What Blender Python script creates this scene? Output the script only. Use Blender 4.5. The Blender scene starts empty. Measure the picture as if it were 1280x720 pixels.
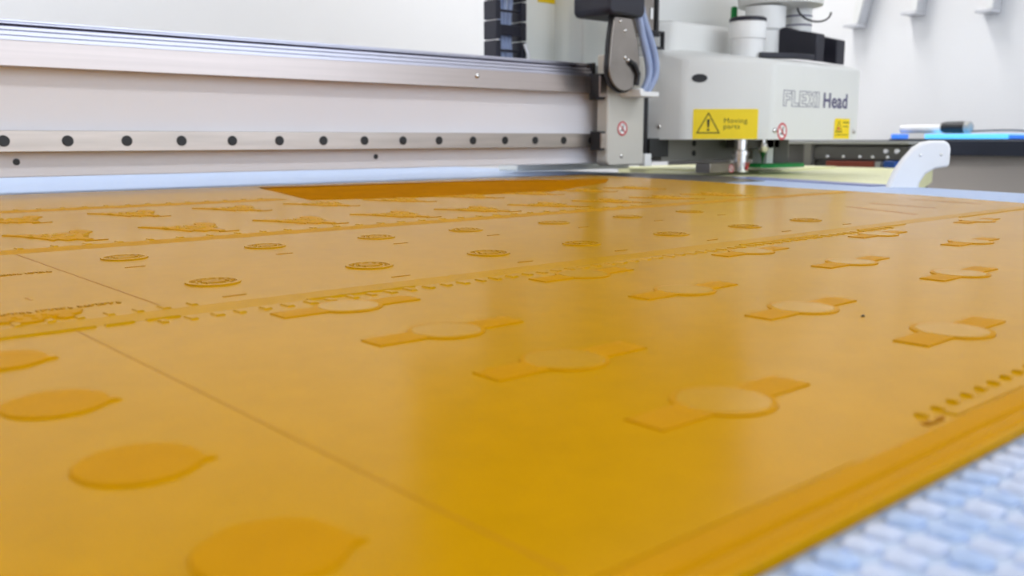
import bpy, bmesh, math, random
from mathutils import Vector, Matrix
random.seed(7)
scene = bpy.context.scene
COL = scene.collection
PI = math.pi

# ------------------------------------------------------------------ camera
CAM_H = 0.057
PITCH = 9.164
AZ = 48.713
cam = bpy.data.cameras.new('camera')
cam.sensor_width = 36.0
cam.lens = 36.0 * 1153.0 / 1280.0
cam.clip_start = 0.005
cam.clip_end = 50
cam.dof.use_dof = True
cam.dof.focus_distance = 0.46
cam.dof.aperture_fstop = 17.0
camo = bpy.data.objects.new('camera', cam)
COL.objects.link(camo)
camo.location = (0, 0, CAM_H)
camo.rotation_euler = (math.radians(90 - PITCH), 0, math.radians(AZ - 90))
scene.camera = camo

# ------------------------------------------------------------------ world, light, exposure
w = bpy.data.worlds.new('world')
scene.world = w
w.use_nodes = True
w.node_tree.nodes['Background'].inputs[0].default_value = (0.75, 0.85, 1.0, 1)
w.node_tree.nodes['Background'].inputs[1].default_value = 0.6
scene.view_settings.view_transform = 'Standard'
scene.view_settings.look = 'None'
scene.view_settings.gamma = 1.0
scene.view_settings.use_curve_mapping = False
scene.view_settings.exposure = 0.03

CEIL = 1.95
ROOM = (-4.6, 3.2, -2.0, 2.7)      # x0 x1 y0 y1
FLOOR = -0.88

def area(name, loc, rot, sx, sy, power, col):
    l = bpy.data.lights.new(name, 'AREA')
    l.shape = 'RECTANGLE'
    l.size = sx
    l.size_y = sy
    l.energy = power
    l.color = col
    o = bpy.data.objects.new(name, l)
    COL.objects.link(o)
    o.location = loc
    o.rotation_euler = rot
    return o

LAMPS = [(-2.4, -1.0), (0.0, -1.0), (2.3, -1.0), (-2.4, 1.9), (0.0, 1.9), (2.3, 1.9)]
for lx, ly in LAMPS:
    area('ceiling_lamp_light', (lx, ly, CEIL - 0.075), (0, 0, 0), 1.2, 0.28, 11.0 if ly < 0 else 21.0, (1.0, 0.985, 0.97))
# daylight through an unseen window, added behind the camera for frontal light
area('added_window_light', (0.95, ROOM[2] + 0.06, 0.75), (math.radians(-90), 0, 0), 3.4, 1.6, 25.0, (0.88, 0.94, 1.0))

# ------------------------------------------------------------------ materials
def lin(c):
    c = c / 255.0
    return c / 12.92 if c <= 0.04045 else ((c + 0.055) / 1.055) ** 2.4

def rgb(r, g, b):
    return (lin(r), lin(g), lin(b), 1)

def mat(name, color, rough=0.5, metal=0.0, spec=0.5, noise=None, bump=None, emit=None, coat=0.0,
        trans=0.0, ior=1.5, alpha=1.0):
    """noise = (scale, amount, stretch xyz); bump = (scale, strength, distance)"""
    m = bpy.data.materials.new(name)
    m.use_nodes = True
    nt = m.node_tree
    b = nt.nodes['Principled BSDF']
    b.inputs['Base Color'].default_value = color
    b.inputs['Roughness'].default_value = rough
    b.inputs['Metallic'].default_value = metal
    b.inputs['Specular IOR Level'].default_value = spec
    b.inputs['Coat Weight'].default_value = coat
    b.inputs['Transmission Weight'].default_value = trans
    b.inputs['IOR'].default_value = ior
    b.inputs['Alpha'].default_value = alpha
    tc = nt.nodes.new('ShaderNodeTexCoord')
    if noise:
        mp = nt.nodes.new('ShaderNodeMapping')
        mp.inputs['Scale'].default_value = noise[2] if len(noise) > 2 else (1, 1, 1)
        n = nt.nodes.new('ShaderNodeTexNoise')
        n.inputs['Scale'].default_value = noise[0]
        n.inputs['Detail'].default_value = 4
        nt.links.new(tc.outputs['Object'], mp.inputs[0])
        nt.links.new(mp.outputs[0], n.inputs['Vector'])
        r = nt.nodes.new('ShaderNodeMapRange')
        r.inputs['From Min'].default_value = 0.3
        r.inputs['From Max'].default_value = 0.7
        r.inputs['To Min'].default_value = 1.0 - noise[1]
        r.inputs['To Max'].default_value = 1.0 + noise[1]
        nt.links.new(n.outputs['Fac'], r.inputs['Value'])
        mx = nt.nodes.new('ShaderNodeMix')
        mx.data_type = 'RGBA'
        mx.blend_type = 'MULTIPLY'
        mx.inputs['Factor'].default_value = 1.0
        mx.inputs['A'].default_value = color
        nt.links.new(r.outputs[0], mx.inputs['B'])
        nt.links.new(mx.outputs['Result'], b.inputs['Base Color'])
    if bump:
        n2 = nt.nodes.new('ShaderNodeTexNoise')
        n2.inputs['Scale'].default_value = bump[0]
        n2.inputs['Detail'].default_value = 2
        nt.links.new(tc.outputs['Object'], n2.inputs['Vector'])
        bp = nt.nodes.new('ShaderNodeBump')
        bp.inputs['Strength'].default_value = bump[1]
        bp.inputs['Distance'].default_value = bump[2]
        nt.links.new(n2.outputs['Fac'], bp.inputs['Height'])
        nt.links.new(bp.outputs[0], b.inputs['Normal'])
    if emit:
        b.inputs['Emission Color'].default_value = emit[0]
        b.inputs['Emission Strength'].default_value = emit[1]
    return m

M = {
    'wall': mat('wall_paint', rgb(242, 242, 243), 0.85, spec=0.2, noise=(3, 0.012), bump=(120, 0.1, 0.001)),
    'ceil': mat('ceiling_paint', rgb(242, 242, 242), 0.9, spec=0.2, noise=(3, 0.01)),
    'floor': mat('floor_vinyl', rgb(140, 140, 138), 0.5, noise=(6, 0.08)),
    'lamp': mat('lamp_diffuser', rgb(255, 255, 255), 0.5, emit=((1, 0.98, 0.96, 1), 3.0)),
    'pane': mat('added_window_pane', rgb(235, 243, 255), 0.3, emit=((0.85, 0.92, 1, 1), 0.3)),
    'coat': mat('white_powder_coat', rgb(230, 228, 232), 0.45, spec=0.4, noise=(5, 0.01), bump=(900, 0.05, 0.0002)),
    'cover': mat('head_cover_plastic', rgb(226, 226, 222), 0.4, spec=0.4, noise=(9, 0.01), bump=(700, 0.05, 0.0002)),
    'panel': mat('column_panel_coat', rgb(244, 246, 238), 0.45, spec=0.4, noise=(5, 0.015)),
    'cplate': mat('carriage_plate_coat', rgb(204, 200, 190), 0.45, noise=(8, 0.015)),
    'mid': mat('mid_grey_coat', rgb(128, 125, 119), 0.5, noise=(12, 0.05)),
    'apron': mat('bench_apron_board', rgb(196, 188, 180), 0.6, noise=(6, 0.02)),
    'grey': mat('grey_coat', rgb(168, 168, 164), 0.45, noise=(12, 0.04)),
    'dgrey': mat('dark_grey_coat', rgb(88, 86, 84), 0.5, noise=(15, 0.08)),
    'housing': mat('dark_housing_coat', rgb(38, 39, 40), 0.5, noise=(10, 0.06)),
    'steel': mat('brushed_steel', rgb(190, 178, 172), 0.3, 1.0, noise=(8, 0.06, (0.4, 30, 30))),
    'rail': mat('ground_rail_steel', rgb(184, 174, 165), 0.32, 1.0, noise=(14, 0.10, (0.6, 8, 8))),
    'alu': mat('anodised_aluminium', rgb(196, 194, 205), 0.3, 1.0, noise=(6, 0.03, (0.3, 20, 20))),
    'bracket': mat('bent_steel_plate', rgb(150, 143, 136), 0.28, 1.0, noise=(20, 0.12)),
    'chrome': mat('chrome', rgb(225, 222, 218), 0.12, 1.0, noise=(20, 0.03)),
    'black': mat('black_plastic', rgb(24, 24, 28), 0.45, noise=(30, 0.1)),
    'navy': mat('black_cast_part', rgb(30, 30, 42), 0.5, noise=(30, 0.1)),
    'cable': mat('grey_cable_sheath', rgb(150, 165, 198), 0.4, noise=(30, 0.05)),
    'hole': mat('hole_plug', rgb(16, 15, 17), 0.4, noise=(30, 0.1)),
    'yellow': mat('yellow_label', rgb(250, 218, 0), 0.45, noise=(40, 0.02)),
    'ink4': mat('brown_ink', rgb(96, 84, 24), 0.6, noise=(40, 0.05)),
    'ink': mat('black_ink', rgb(35, 32, 22), 0.6, noise=(40, 0.05)),
    'ink2': mat('violet_grey_ink', rgb(92, 88, 120), 0.6, noise=(40, 0.04)),
    'ink3': mat('pale_grey_ink', rgb(122, 120, 142), 0.6, noise=(40, 0.04)),
    'red': mat('red_print', rgb(205, 50, 60), 0.5, noise=(40, 0.04)),
    'white': mat('white_plastic', rgb(238, 238, 236), 0.4, noise=(20, 0.012)),
    'fin': mat('white_fin_coat', rgb(240, 241, 243), 0.4, noise=(20, 0.012)),
    'cream': mat('cream_coat', rgb(226, 226, 176), 0.45, noise=(8, 0.02)),
    'green': mat('green_foam', rgb(20, 140, 66), 0.7, noise=(60, 0.1)),
    'rust': mat('rust_red_coat', rgb(140, 62, 42), 0.6, noise=(30, 0.1)),
    'blue': mat('blue_plastic', rgb(30, 80, 160), 0.4, noise=(30, 0.05)),
    'bench': mat('bench_dark_laminate', rgb(38, 44, 58), 0.4, noise=(10, 0.08)),
    'glow': mat('backlit_blue_panel', rgb(50, 100, 190), 0.3, emit=((0.05, 0.25, 1.0, 1), 0.7)),
    'glowc': mat('backlit_cyan_panel', rgb(70, 150, 220), 0.3, emit=((0.12, 0.55, 1.0, 1), 1.2)),
    'clear': mat('clear_acrylic', rgb(245, 246, 250), 0.25, spec=0.5, trans=0.35, noise=(20, 0.01)),
    'scratch': mat('scored_line', rgb(166, 110, 20), 0.6, spec=0.08, noise=(200, 0.1)),
    'slate': mat('dark_band_grey', rgb(62, 62, 68), 0.3, noise=(20, 0.1)),
    'under': mat('shaded_beam_grey', rgb(150, 147, 138), 0.5, noise=(12, 0.04)),
    'trim': mat('blue_grey_trim', rgb(120, 130, 178), 0.35, noise=(20, 0.08)),
    'table': mat('table_frame_coat', rgb(190, 192, 196), 0.5, noise=(8, 0.03)),
}

def plate_material(name, base, rough, ior, mott, bumpd):
    m = bpy.data.materials.new(name)
    m.use_nodes = True
    nt = m.node_tree
    b = nt.nodes['Principled BSDF']
    b.inputs['Roughness'].default_value = rough
    b.inputs['IOR'].default_value = ior
    tc = nt.nodes.new('ShaderNodeTexCoord')
    n = nt.nodes.new('ShaderNodeTexNoise')
    n.inputs['Scale'].default_value = 110
    n.inputs['Detail'].default_value = 3
    nt.links.new(tc.outputs['Object'], n.inputs['Vector'])
    n3 = nt.nodes.new('ShaderNodeTexNoise')
    n3.inputs['Scale'].default_value = 14
    n3.inputs['Detail'].default_value = 3
    nt.links.new(tc.outputs['Object'], n3.inputs['Vector'])
    add = nt.nodes.new('ShaderNodeMath')
    add.operation = 'ADD'
    nt.links.new(n.outputs['Fac'], add.inputs[0])
    nt.links.new(n3.outputs['Fac'], add.inputs[1])
    r = nt.nodes.new('ShaderNodeMapRange')
    r.inputs['From Min'].default_value = 0.7
    r.inputs['From Max'].default_value = 1.3
    r.inputs['To Min'].default_value = 1 - mott
    r.inputs['To Max'].default_value = 1 + mott
    nt.links.new(add.outputs[0], r.inputs['Value'])
    mx = nt.nodes.new('ShaderNodeMix')
    mx.data_type = 'RGBA'
    mx.blend_type = 'MULTIPLY'
    mx.inputs['Factor'].default_value = 1
    mx.inputs['A'].default_value = base
    nt.links.new(r.outputs[0], mx.inputs['B'])
    nt.links.new(mx.outputs['Result'], b.inputs['Base Color'])
    if bumpd:
        n2 = nt.nodes.new('ShaderNodeTexNoise')
        n2.inputs['Scale'].default_value = 450
        nt.links.new(tc.outputs['Object'], n2.inputs['Vector'])
        bp = nt.nodes.new('ShaderNodeBump')
        bp.inputs['Strength'].default_value = 0.15
        bp.inputs['Distance'].default_value = bumpd
        nt.links.new(n2.outputs['Fac'], bp.inputs['Height'])
        nt.links.new(bp.outputs[0], b.inputs['Normal'])
    return m

M['plate'] = plate_material('amber_photopolymer', (0.482, 0.240, 0.0, 1), 0.20, 1.092, 0.05, 0.00005)
M['relief'] = plate_material('amber_relief', (0.48, 0.222, 0.0, 1), 0.40, 1.065, 0.03, 0)
M['disc'] = plate_material('amber_disc', (0.48, 0.245, 0.004, 1), 0.26, 1.14, 0.03, 0)
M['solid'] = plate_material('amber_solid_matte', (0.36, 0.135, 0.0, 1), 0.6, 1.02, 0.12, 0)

def mat_sheet_material():
    m = bpy.data.materials.new('pale_blue_mat')
    m.use_nodes = True
    nt = m.node_tree
    b = nt.nodes['Principled BSDF']
    b.inputs['Roughness'].default_value = 0.4
    tc = nt.nodes.new('ShaderNodeTexCoord')
    br = nt.nodes.new('ShaderNodeTexBrick')
    br.offset = 0.0
    br.inputs['Scale'].default_value = 1
    br.inputs['Brick Width'].default_value = 0.0065
    br.inputs['Row Height'].default_value = 0.006
    br.inputs['Mortar Size'].default_value = 0.0008
    br.inputs['Color1'].default_value = rgb(180, 194, 216)
    br.inputs['Color2'].default_value = rgb(168, 187, 214)
    br.inputs['Mortar'].default_value = rgb(146, 174, 222)
    nt.links.new(tc.outputs['Object'], br.inputs['Vector'])
    nt.links.new(br.outputs['Color'], b.inputs['Base Color'])
    return m

M['mat'] = mat_sheet_material()
M['pad'] = mat('pale_blue_pad', rgb(182, 193, 217), 0.35, noise=(260, 0.10))
M['pad_b'] = mat('mid_blue_pad', rgb(156, 178, 214), 0.35, noise=(260, 0.12))

# ------------------------------------------------------------------ mesh helpers
class MB:
    def __init__(self):
        self.v = []
        self.f = []
        self.m = []

    def add(self, vs, fs, mi=0):
        o = len(self.v)
        self.v += [tuple(p) for p in vs]
        for f in fs:
            self.f.append(tuple(i + o for i in f))
            self.m.append(mi)
        return self

    def box(self, x0, x1, y0, y1, z0, z1, mi=0):
        vs = [(x, y, z) for z in (z0, z1) for y in (y0, y1) for x in (x0, x1)]
        return self.add(vs, [(0, 2, 3, 1), (4, 5, 7, 6), (0, 1, 5, 4), (2, 6, 7, 3), (0, 4, 6, 2), (1, 3, 7, 5)], mi)

    def prism(self, pts, axis, a, b, mi=0, taper=None):
        """polygon pts (u,v) extruded along axis from a to b; taper = polygon at b"""
        def mk(p, h):
            if axis == 'z':
                return (p[0], p[1], h)
            if axis == 'y':
                return (p[0], h, p[1])
            return (h, p[0], p[1])
        n = len(pts)
        q = taper if taper else pts
        vs = [mk(p, a) for p in pts] + [mk(p, b) for p in q]
        fs = [tuple(range(n))[::-1], tuple(range(n, 2 * n))]
        fs += [(i, (i + 1) % n, n + (i + 1) % n, n + i) for i in range(n)]
        return self.add(vs, fs, mi)

    def lathe(self, prof, origin, axis=(0, 0, 1), n=24, mi=0):
        """prof = [(r, h)...] revolved about axis at origin"""
        ax = Vector(axis).normalized()
        u = ax.orthogonal().normalized()
        v = ax.cross(u)
        o = Vector(origin)
        vs, fs = [], []
        for r, h in prof:
            for k in range(n):
                a = 2 * PI * k / n
                vs.append(o + ax * h + (u * math.cos(a) + v * math.sin(a)) * r)
        for i in range(len(prof) - 1):
            for k in range(n):
                k2 = (k + 1) % n
                fs.append((i * n + k, i * n + k2, (i + 1) * n + k2, (i + 1) * n + k))
        fs.append(tuple(range(n))[::-1])
        L = (len(prof) - 1) * n
        fs.append(tuple(range(L, L + n)))
        return self.add(vs, fs, mi)

    def tube(self, pts, r, n=10, mi=0):
        P = [Vector(p) for p in pts]
        vs, fs = [], []
        prev = None
        for i, p in enumerate(P):
            t = (P[min(i + 1, len(P) - 1)] - P[max(i - 1, 0)]).normalized()
            u = t.orthogonal().normalized() if prev is None else (prev - t * prev.dot(t)).normalized()
            prev = u
            v = t.cross(u)
            rr = r[i] if isinstance(r, (list, tuple)) else r
            for k in range(n):
                a = 2 * PI * k / n
                vs.append(p + (u * math.cos(a) + v * math.sin(a)) * rr)
        for i in range(len(P) - 1):
            for k in range(n):
                k2 = (k + 1) % n
                fs.append((i * n + k, i * n + k2, (i + 1) * n + k2, (i + 1) * n + k))
        fs.append(tuple(range(n))[::-1])
        L = (len(P) - 1) * n
        fs.append(tuple(range(L, L + n)))
        return self.add(vs, fs, mi)

    def mesh(self, name, mats):
        me = bpy.data.meshes.new(name)
        me.from_pydata(self.v, [], self.f)
        for m in (mats if isinstance(mats, (list, tuple)) else [mats]):
            me.materials.append(M[m])
        me.polygons.foreach_set('material_index', self.m)
        bm = bmesh.new()
        bm.from_mesh(me)
        bmesh.ops.recalc_face_normals(bm, faces=bm.faces)
        bm.to_mesh(me)
        bm.free()
        return me

    def build(self, name, mats, parent=None, bevel=0, smooth=None, seg=2):
        return link(name, self.mesh(name, mats), parent, bevel, smooth, seg)

def link(name, me, parent=None, bevel=0, smooth=None, seg=2):
    o = bpy.data.objects.new(name, me)
    COL.objects.link(o)
    if parent is not None:
        o.parent = parent
        pw = Vector((0, 0, 0))
        q = parent
        while q is not None:
            pw += q.location
            q = q.parent
        o.location = -pw          # meshes are written in room coordinates
    if bevel:
        md = o.modifiers.new('bevel', 'BEVEL')
        md.width = bevel
        md.segments = seg
        md.limit_method = 'ANGLE'
        md.angle_limit = math.radians(35)
    if smooth or bevel:
        shade(me, smooth or 40)
    return o

def shade(me, ang):
    me.polygons.foreach_set('use_smooth', [True] * len(me.polygons))
    bm = bmesh.new()
    bm.from_mesh(me)
    lim = math.radians(ang)
    for e in bm.edges:
        if len(e.link_faces) == 2 and e.calc_face_angle(0) > lim:
            e.smooth = False
    bm.to_mesh(me)
    bm.free()

def tag(o, label=None, cat=None, group=None, kind=None):
    if label:
        o['label'] = label
    if cat:
        o['category'] = cat
    if group:
        o['group'] = group
    if kind:
        o['kind'] = kind
    return o

def empty(name, loc, label, cat, group=None):
    o = bpy.data.objects.new(name, None)
    COL.objects.link(o)
    o.location = loc
    o.empty_display_size = 0.02
    return tag(o, label, cat, group)

def circle(cx, cy, r, n=32, a0=0.0, a1=2 * PI):
    full = abs(a1 - a0 - 2 * PI) < 1e-6
    m = n if full else n + 1
    return [(cx + r * math.cos(a0 + (a1 - a0) * k / n), cy + r * math.sin(a0 + (a1 - a0) * k / n)) for k in range(m)]

def place_mesh(me, origin, right, up):
    """put a mesh drawn in its own x/y plane on a face spanned by right/up"""
    r = Vector(right).normalized()
    u = Vector(up).normalized()
    n = r.cross(u)
    mw = Matrix((r, u, n)).transposed().to_4x4()
    mw.translation = Vector(origin)
    me.transform(mw)
    return me

def text_mesh(body, size, matname, depth=0.0002, outline=0.0, bold=0.0, shear=0.0, space=1.0, sx=1.0):
    cu = bpy.data.curves.new('lettering', 'FONT')
    cu.body = body
    cu.size = size
    cu.shear = shear
    cu.space_character = space
    if outline:
        cu.fill_mode = 'NONE'
        cu.offset = bold
        cu.bevel_depth = outline
        cu.bevel_resolution = 0
        cu.resolution_u = 3
    else:
        cu.extrude = depth
        cu.offset = bold
        cu.resolution_u = 4
    o = bpy.data.objects.new('tmp_text', cu)
    COL.objects.link(o)
    dg = bpy.context.evaluated_depsgraph_get()
    dg.update()
    me = bpy.data.meshes.new_from_object(o.evaluated_get(dg))
    bpy.data.objects.remove(o)
    me.materials.clear()
    me.materials.append(M[matname])
    for p in me.polygons:
        p.material_index = 0
    if sx != 1.0:
        me.transform(Matrix.Diagonal((sx, 1, 1, 1)))
    return me

# ------------------------------------------------------------------ the room
x0, x1, y0, y1 = ROOM
T = 0.08
def struct(name, mb, m, parent=None):
    o = mb.build(name, m, parent)
    if parent is None:
        o['kind'] = 'structure'
    return o
struct('floor', MB().box(x0 - T, x1 + T, y0 - T, y1 + T, FLOOR - T, FLOOR), 'floor')
struct('ceiling', MB().box(x0 - T, x1 + T, y0 - T, y1 + T, CEIL, CEIL + T), 'ceil')
struct('wall_back', MB().box(x0 - T, x1 + T, y1, y1 + T, FLOOR, CEIL), 'wall')
struct('wall_right', MB().box(x1, x1 + T, y0, y1, FLOOR, CEIL), 'wall')
struct('wall_left', MB().box(x0 - T, x0, y0, y1, FLOOR, CEIL), 'wall')
struct('wall_front', MB().box(x0 - T, x1 + T, y0 - T, y0, FLOOR, CEIL), 'wall')
wf = MB()
for a, b in ((-0.86, -0.80), (0.92, 0.98), (2.70, 2.76)):
    wf.box(a, b, y0 + 0.001, y0 + 0.03, -0.12, 1.62)
for a, b in ((-0.80, 0.92), (0.98, 2.70)):
    wf.box(a, b, y0 + 0.001, y0 + 0.03, -0.12, -0.06).box(a, b, y0 + 0.001, y0 + 0.03, 1.56, 1.62)
win = struct('added_window_1', wf, 'white')  # added out of view to go with the light from behind
for a, b in ((-0.80, 0.92), (0.98, 2.70)):
    MB().box(a, b, y0 + 0.001, y0 + 0.008, -0.06, 1.56).build('pane', 'pane', win)
for k, (lx, ly) in enumerate(LAMPS):
    row = 'nearer the window' if ly < 0 else 'over the gantry'
    col = ('left', 'middle', 'right')[k % 3]
    e = empty('ceiling_light', (lx, ly, CEIL), 'long white ceiling light, %s one of the row %s' % (col, row), 'light', 'ceiling lights')
    fr = MB().box(lx - 0.64, lx + 0.64, ly - 0.18, ly + 0.18, CEIL - 0.05, CEIL - 0.0005)
    fr.build('frame', 'white', e)
    MB().box(lx - 0.61, lx + 0.61, ly - 0.15, ly + 0.15, CEIL - 0.06, CEIL - 0.05).build('diffuser', 'lamp', e)

# ------------------------------------------------------------------ cutting table and mat
TB = [(-1.3, -0.35), (1.14, -0.35), (1.045, 0.37), (1.115, 0.60), (1.185, 0.80), (1.185, 1.75), (-1.3, 1.75)]
tbl = empty('cutting_table', (0, 0.6, FLOOR), 'large flat cutting table under the amber plate', 'table')
MB().prism(TB, 'z', -0.03, -0.0035).build('table_top', 'table', tbl)
MB().box(-1.25, 1.0, -0.3, 1.7, -0.16, -0.03).build('frame', 'grey', tbl)
for lx in (-1.2, 0.94):
    for ly in (-0.25, 1.65):
        MB().box(lx - 0.05, lx + 0.05, ly - 0.05, ly + 0.05, FLOOR, -0.16).build('leg', 'grey', tbl)

mt = empty('cutting_mat', (0.12, 0.05, -0.0035), 'pale blue ribbed mat covering the table around the amber plate', 'mat')
MB().prism(TB, 'z', -0.0035, 0.0007).build('sheet', 'mat', mt)
MB().prism([(1.062, 0.555), (1.098, 0.548), (1.183, 0.80), (1.148, 0.815)], 'z', 0.0007, 0.0020).build('edge_trim', 'trim', mt)
MB().prism([(1.045, 1.06), (1.040, 0.985), (1.020, 0.862), (0.992, 0.735), (1.01, 0.73), (1.09, 0.72), (1.150, 0.815), (1.183, 0.83), (1.183, 1.06)], 'z', 0.00068, 0.0012).build('dark_band_strip', 'slate', mt)['label'] = 'dark strip added for the dark band under the tool head'  # strip added for the dark band and its reflection in the plate
# raised pads of the mat that show beside the plate's near edge
pm = MB()
def pillow(mb, lx, ly, h):
    lev = [(1.0, 0.0), (0.92, 0.55), (0.70, 0.9), (0.35, 1.0)]
    rings = []
    for s, z in lev:
        ring = []
        for k in range(12):
            a = 2 * PI * k / 12
            c, sn = math.cos(a), math.sin(a)
            ex = math.copysign(abs(c) ** 0.55, c) * lx / 2 * (1 - (1 - s) * 0.8)
            ey = math.copysign(abs(sn) ** 0.55, sn) * ly / 2 * (1 - (1 - s) * 0.5)
            ring.append((ex, ey, z * h))
        rings.append(ring)
    vs = [p for r in rings for p in r]
    fs = []
    for i in range(3):
        for k in range(12):
            k2 = (k + 1) % 12
            fs.append((i * 12 + k, i * 12 + k2, (i + 1) * 12 + k2, (i + 1) * 12 + k))
    fs.append(tuple(range(36, 48)))
    mb.add(vs, fs)
pillow(pm, 0.0054, 0.0056, 0.0009)
pad_a = pm.mesh('pad', 'pad')
shade(pad_a, 60)
pad_b = pad_a.copy()
pad_b.materials[0] = M['pad_b']
for j in range(6):
    for i in range(27):
        x = 0.078 + i * 0.0065 + random.uniform(-0.0002, 0.0002)
        y = 0.0592 - j * 0.0061
        o = bpy.data.objects.new('pad', pad_b if random.random() < 0.35 else pad_a)
        COL.objects.link(o)
        o.parent = mt
        o.location = (x - 0.12, y - 0.05, 0.0041 + random.uniform(-0.0002, 0.0001))
        o.scale = (random.uniform(0.9, 1.05), random.uniform(0.95, 1.04), 1)

# ------------------------------------------------------------------ the amber printing plate
PZ0, PZ = 0.0008, 0.003
plate = empty('printing_plate', (0.45, 0.55, PZ0), 'large translucent amber flexographic printing plate lying on the blue mat', 'printing plate')
def P(name, mb, m, label=None, bevel=0, smooth=None, parent=None):
    o = mb.build(name, m, parent or plate, bevel, smooth)
    if label:
        o['label'] = label
    return o
OUT = [(-0.75, 0.0630), (0.83, 0.0630), (0.85, 0.30), (0.90, 0.42), (0.93, 0.59), (0.973, 0.71), (1.01, 0.87), (1.03, 1.0), (0.9, 1.013), (-0.75, 1.017)]
P('base_sheet', MB().prism(OUT, 'z', PZ0, PZ), 'plate', bevel=0.0004)
# thin backing film showing as a second edge along the back
P('backing_film', MB().prism([(-0.75, 1.0175), (0.9, 1.0135), (1.03, 1.0005), (1.035, 1.004), (0.9, 1.022), (-0.75, 1.027)], 'z', 0.0008, 0.0018), 'relief')

def slab(pts, h, inset=0.0004, z=PZ):
    """raised relief with sloping shoulders from an outline"""
    n = len(pts)
    area2 = sum(pts[i][0] * pts[(i + 1) % n][1] - pts[(i + 1) % n][0] * pts[i][1] for i in range(n))
    s = 1 if area2 > 0 else -1
    out = []
    for i in range(n):
        a, b, c = Vector(pts[i - 1]), Vector(pts[i]), Vector(pts[(i + 1) % n])
        d1 = (b - a).normalized()
        d2 = (c - b).normalized()
        n1 = Vector((-d1.y, d1.x)) * s
        n2 = Vector((-d2.y, d2.x)) * s
        nn = n1 + n2
        if nn.length < 1e-6:
            nn = n1
        nn.normalize()
        k = inset / max(0.4, nn.dot(n1))
        out.append((b.x + nn.x * k, b.y + nn.y * k))
    return MB().prism(pts, 'z', z - 0.0001, z + h, taper=out)

def rect(xa, xb, ya, yb):
    return [(xa, ya), (xb, ya), (xb, yb), (xa, yb)]

# near border: a raised bar with a lower ledge outside it
P('border_bar', slab(rect(-0.74, 0.8295, 0.0672, 0.0732), 0.0008, 0.0009), 'relief')
P('border_ledge', slab(rect(-0.74, 0.8295, 0.0637, 0.0668), 0.0003, 0.0005), 'relief')
P('border_step', slab(rect(0.02, 0.1425, 0.0738, 0.0775), 0.00025, 0.0003), 'plate')
P('clear_strip', slab(rect(0.182, 0.2155, 0.0738, 0.0772), 0.0004, 0.0004), 'plate')
P('clear_strip', slab(rect(0.2275, 0.29, 0.0738, 0.0772), 0.0004, 0.0004), 'plate')
tick = slab(rect(-0.0010, 0.0010, -0.0014, 0.0014), 0.0007, 0.0005, z=0).mesh('tick', 'plate')
for i in range(14):
    o = bpy.data.objects.new('tick', tick)
    COL.objects.link(o)
    o.parent = plate
    o.location = (0.1769 + 0.0073 * i - 0.45, 0.0788 + 0.00015 * i - 0.55, PZ - PZ0)
P('scrap_lettering', MB().box(0.1715, 0.1725, 0.0748, 0.0764, PZ, PZ + 0.0003).box(0.1735, 0.1738, 0.0746, 0.0766, PZ, PZ + 0.0003)
  .box(0.1748, 0.1762, 0.0748, 0.0752, PZ, PZ + 0.0003).box(0.1768, 0.1772, 0.0744, 0.0762, PZ, PZ + 0.0003)
  .box(0.1782, 0.1798, 0.0755, 0.0759, PZ, PZ + 0.0003), 'scratch')

# register bands running along the plate
def band(ya, yb, xa, xb, m='relief', wd=1.0):
    n = 5
    mb = MB()
    for k in range(n):
        yy = ya + (yb - ya) * (k + 0.5) / n
        s = slab(rect(xa, xb, yy - 0.0006 * wd, yy + 0.0006 * wd), 0.00012, 0.0003)
        mb.add(s.v, s.f)
    return P('register_band', mb, m)
band(0.2785, 0.2925, -0.10, 0.835, 'plate')
band(0.483, 0.503, -0.10, 0.90, wd=1.6)
band(0.758, 0.785, -0.10, 0.40, wd=2.0)
tick2 = slab(rect(-0.0016, 0.0016, -0.0032, 0.0032), 0.0005, 0.0006, z=0).mesh('tick', 'plate')
ticks = [(0.1008 + 0.00815 * i, 0.2729) for i in range(56)] + [(0.066 + 0.0088 * i, 0.2960) for i in range(7)] \
      + [(0.10 + 0.0165 * i, 0.5065) for i in range(30)] + [(0.165 + 0.017 * i, 0.789) for i in range(14)]
for x, y in ticks:
    o = bpy.data.objects.new('tick', tick2)
    COL.objects.link(o)
    o.parent = plate
    o.location = (x - 0.45 + random.uniform(-0.0006, 0.0006), y - 0.55, PZ - PZ0)
    o.scale = (random.uniform(0.8, 1.15), random.uniform(0.7, 1.05), 1)
for xa, xb in ((-0.02, 0.083), (0.085, 0.094), (0.097, 0.108), (0.151, 0.196), (0.40, 0.475), (0.52, 0.58), (0.66, 0.78)):
    P('gloss_bar', slab(rect(xa, xb, 0.2768, 0.2790), 0.0006, 0.0007), 'plate')

# scored cut lines across the plate
def line(xa, ya, xb, yb, wd=0.00024):
    d = Vector((xb - xa, yb - ya)).normalized()
    nx, ny = -d.y * wd / 2, d.x * wd / 2
    return MB().prism([(xa + nx, ya + ny), (xb + nx, yb + ny), (xb - nx, yb - ny), (xa - nx, ya - ny)], 'z', PZ - 0.0002, PZ + 0.00008)
P('cut_line', line(0.0772, 0.0735, 0.0769, 0.2765), 'scratch')
P('cut_line', line(0.1102, 0.2930, 0.1100, 0.482, 0.0005), 'scratch')
P('cut_line', line(0.663, 0.31, 0.70, 0.384, 0.003), 'scratch')
P('cut_line', line(0.738, 0.33, 0.752, 0.392, 0.003), 'scratch')
P('cut_line', line(0.812, 0.325, 0.832, 0.395, 0.003), 'scratch')

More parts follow.
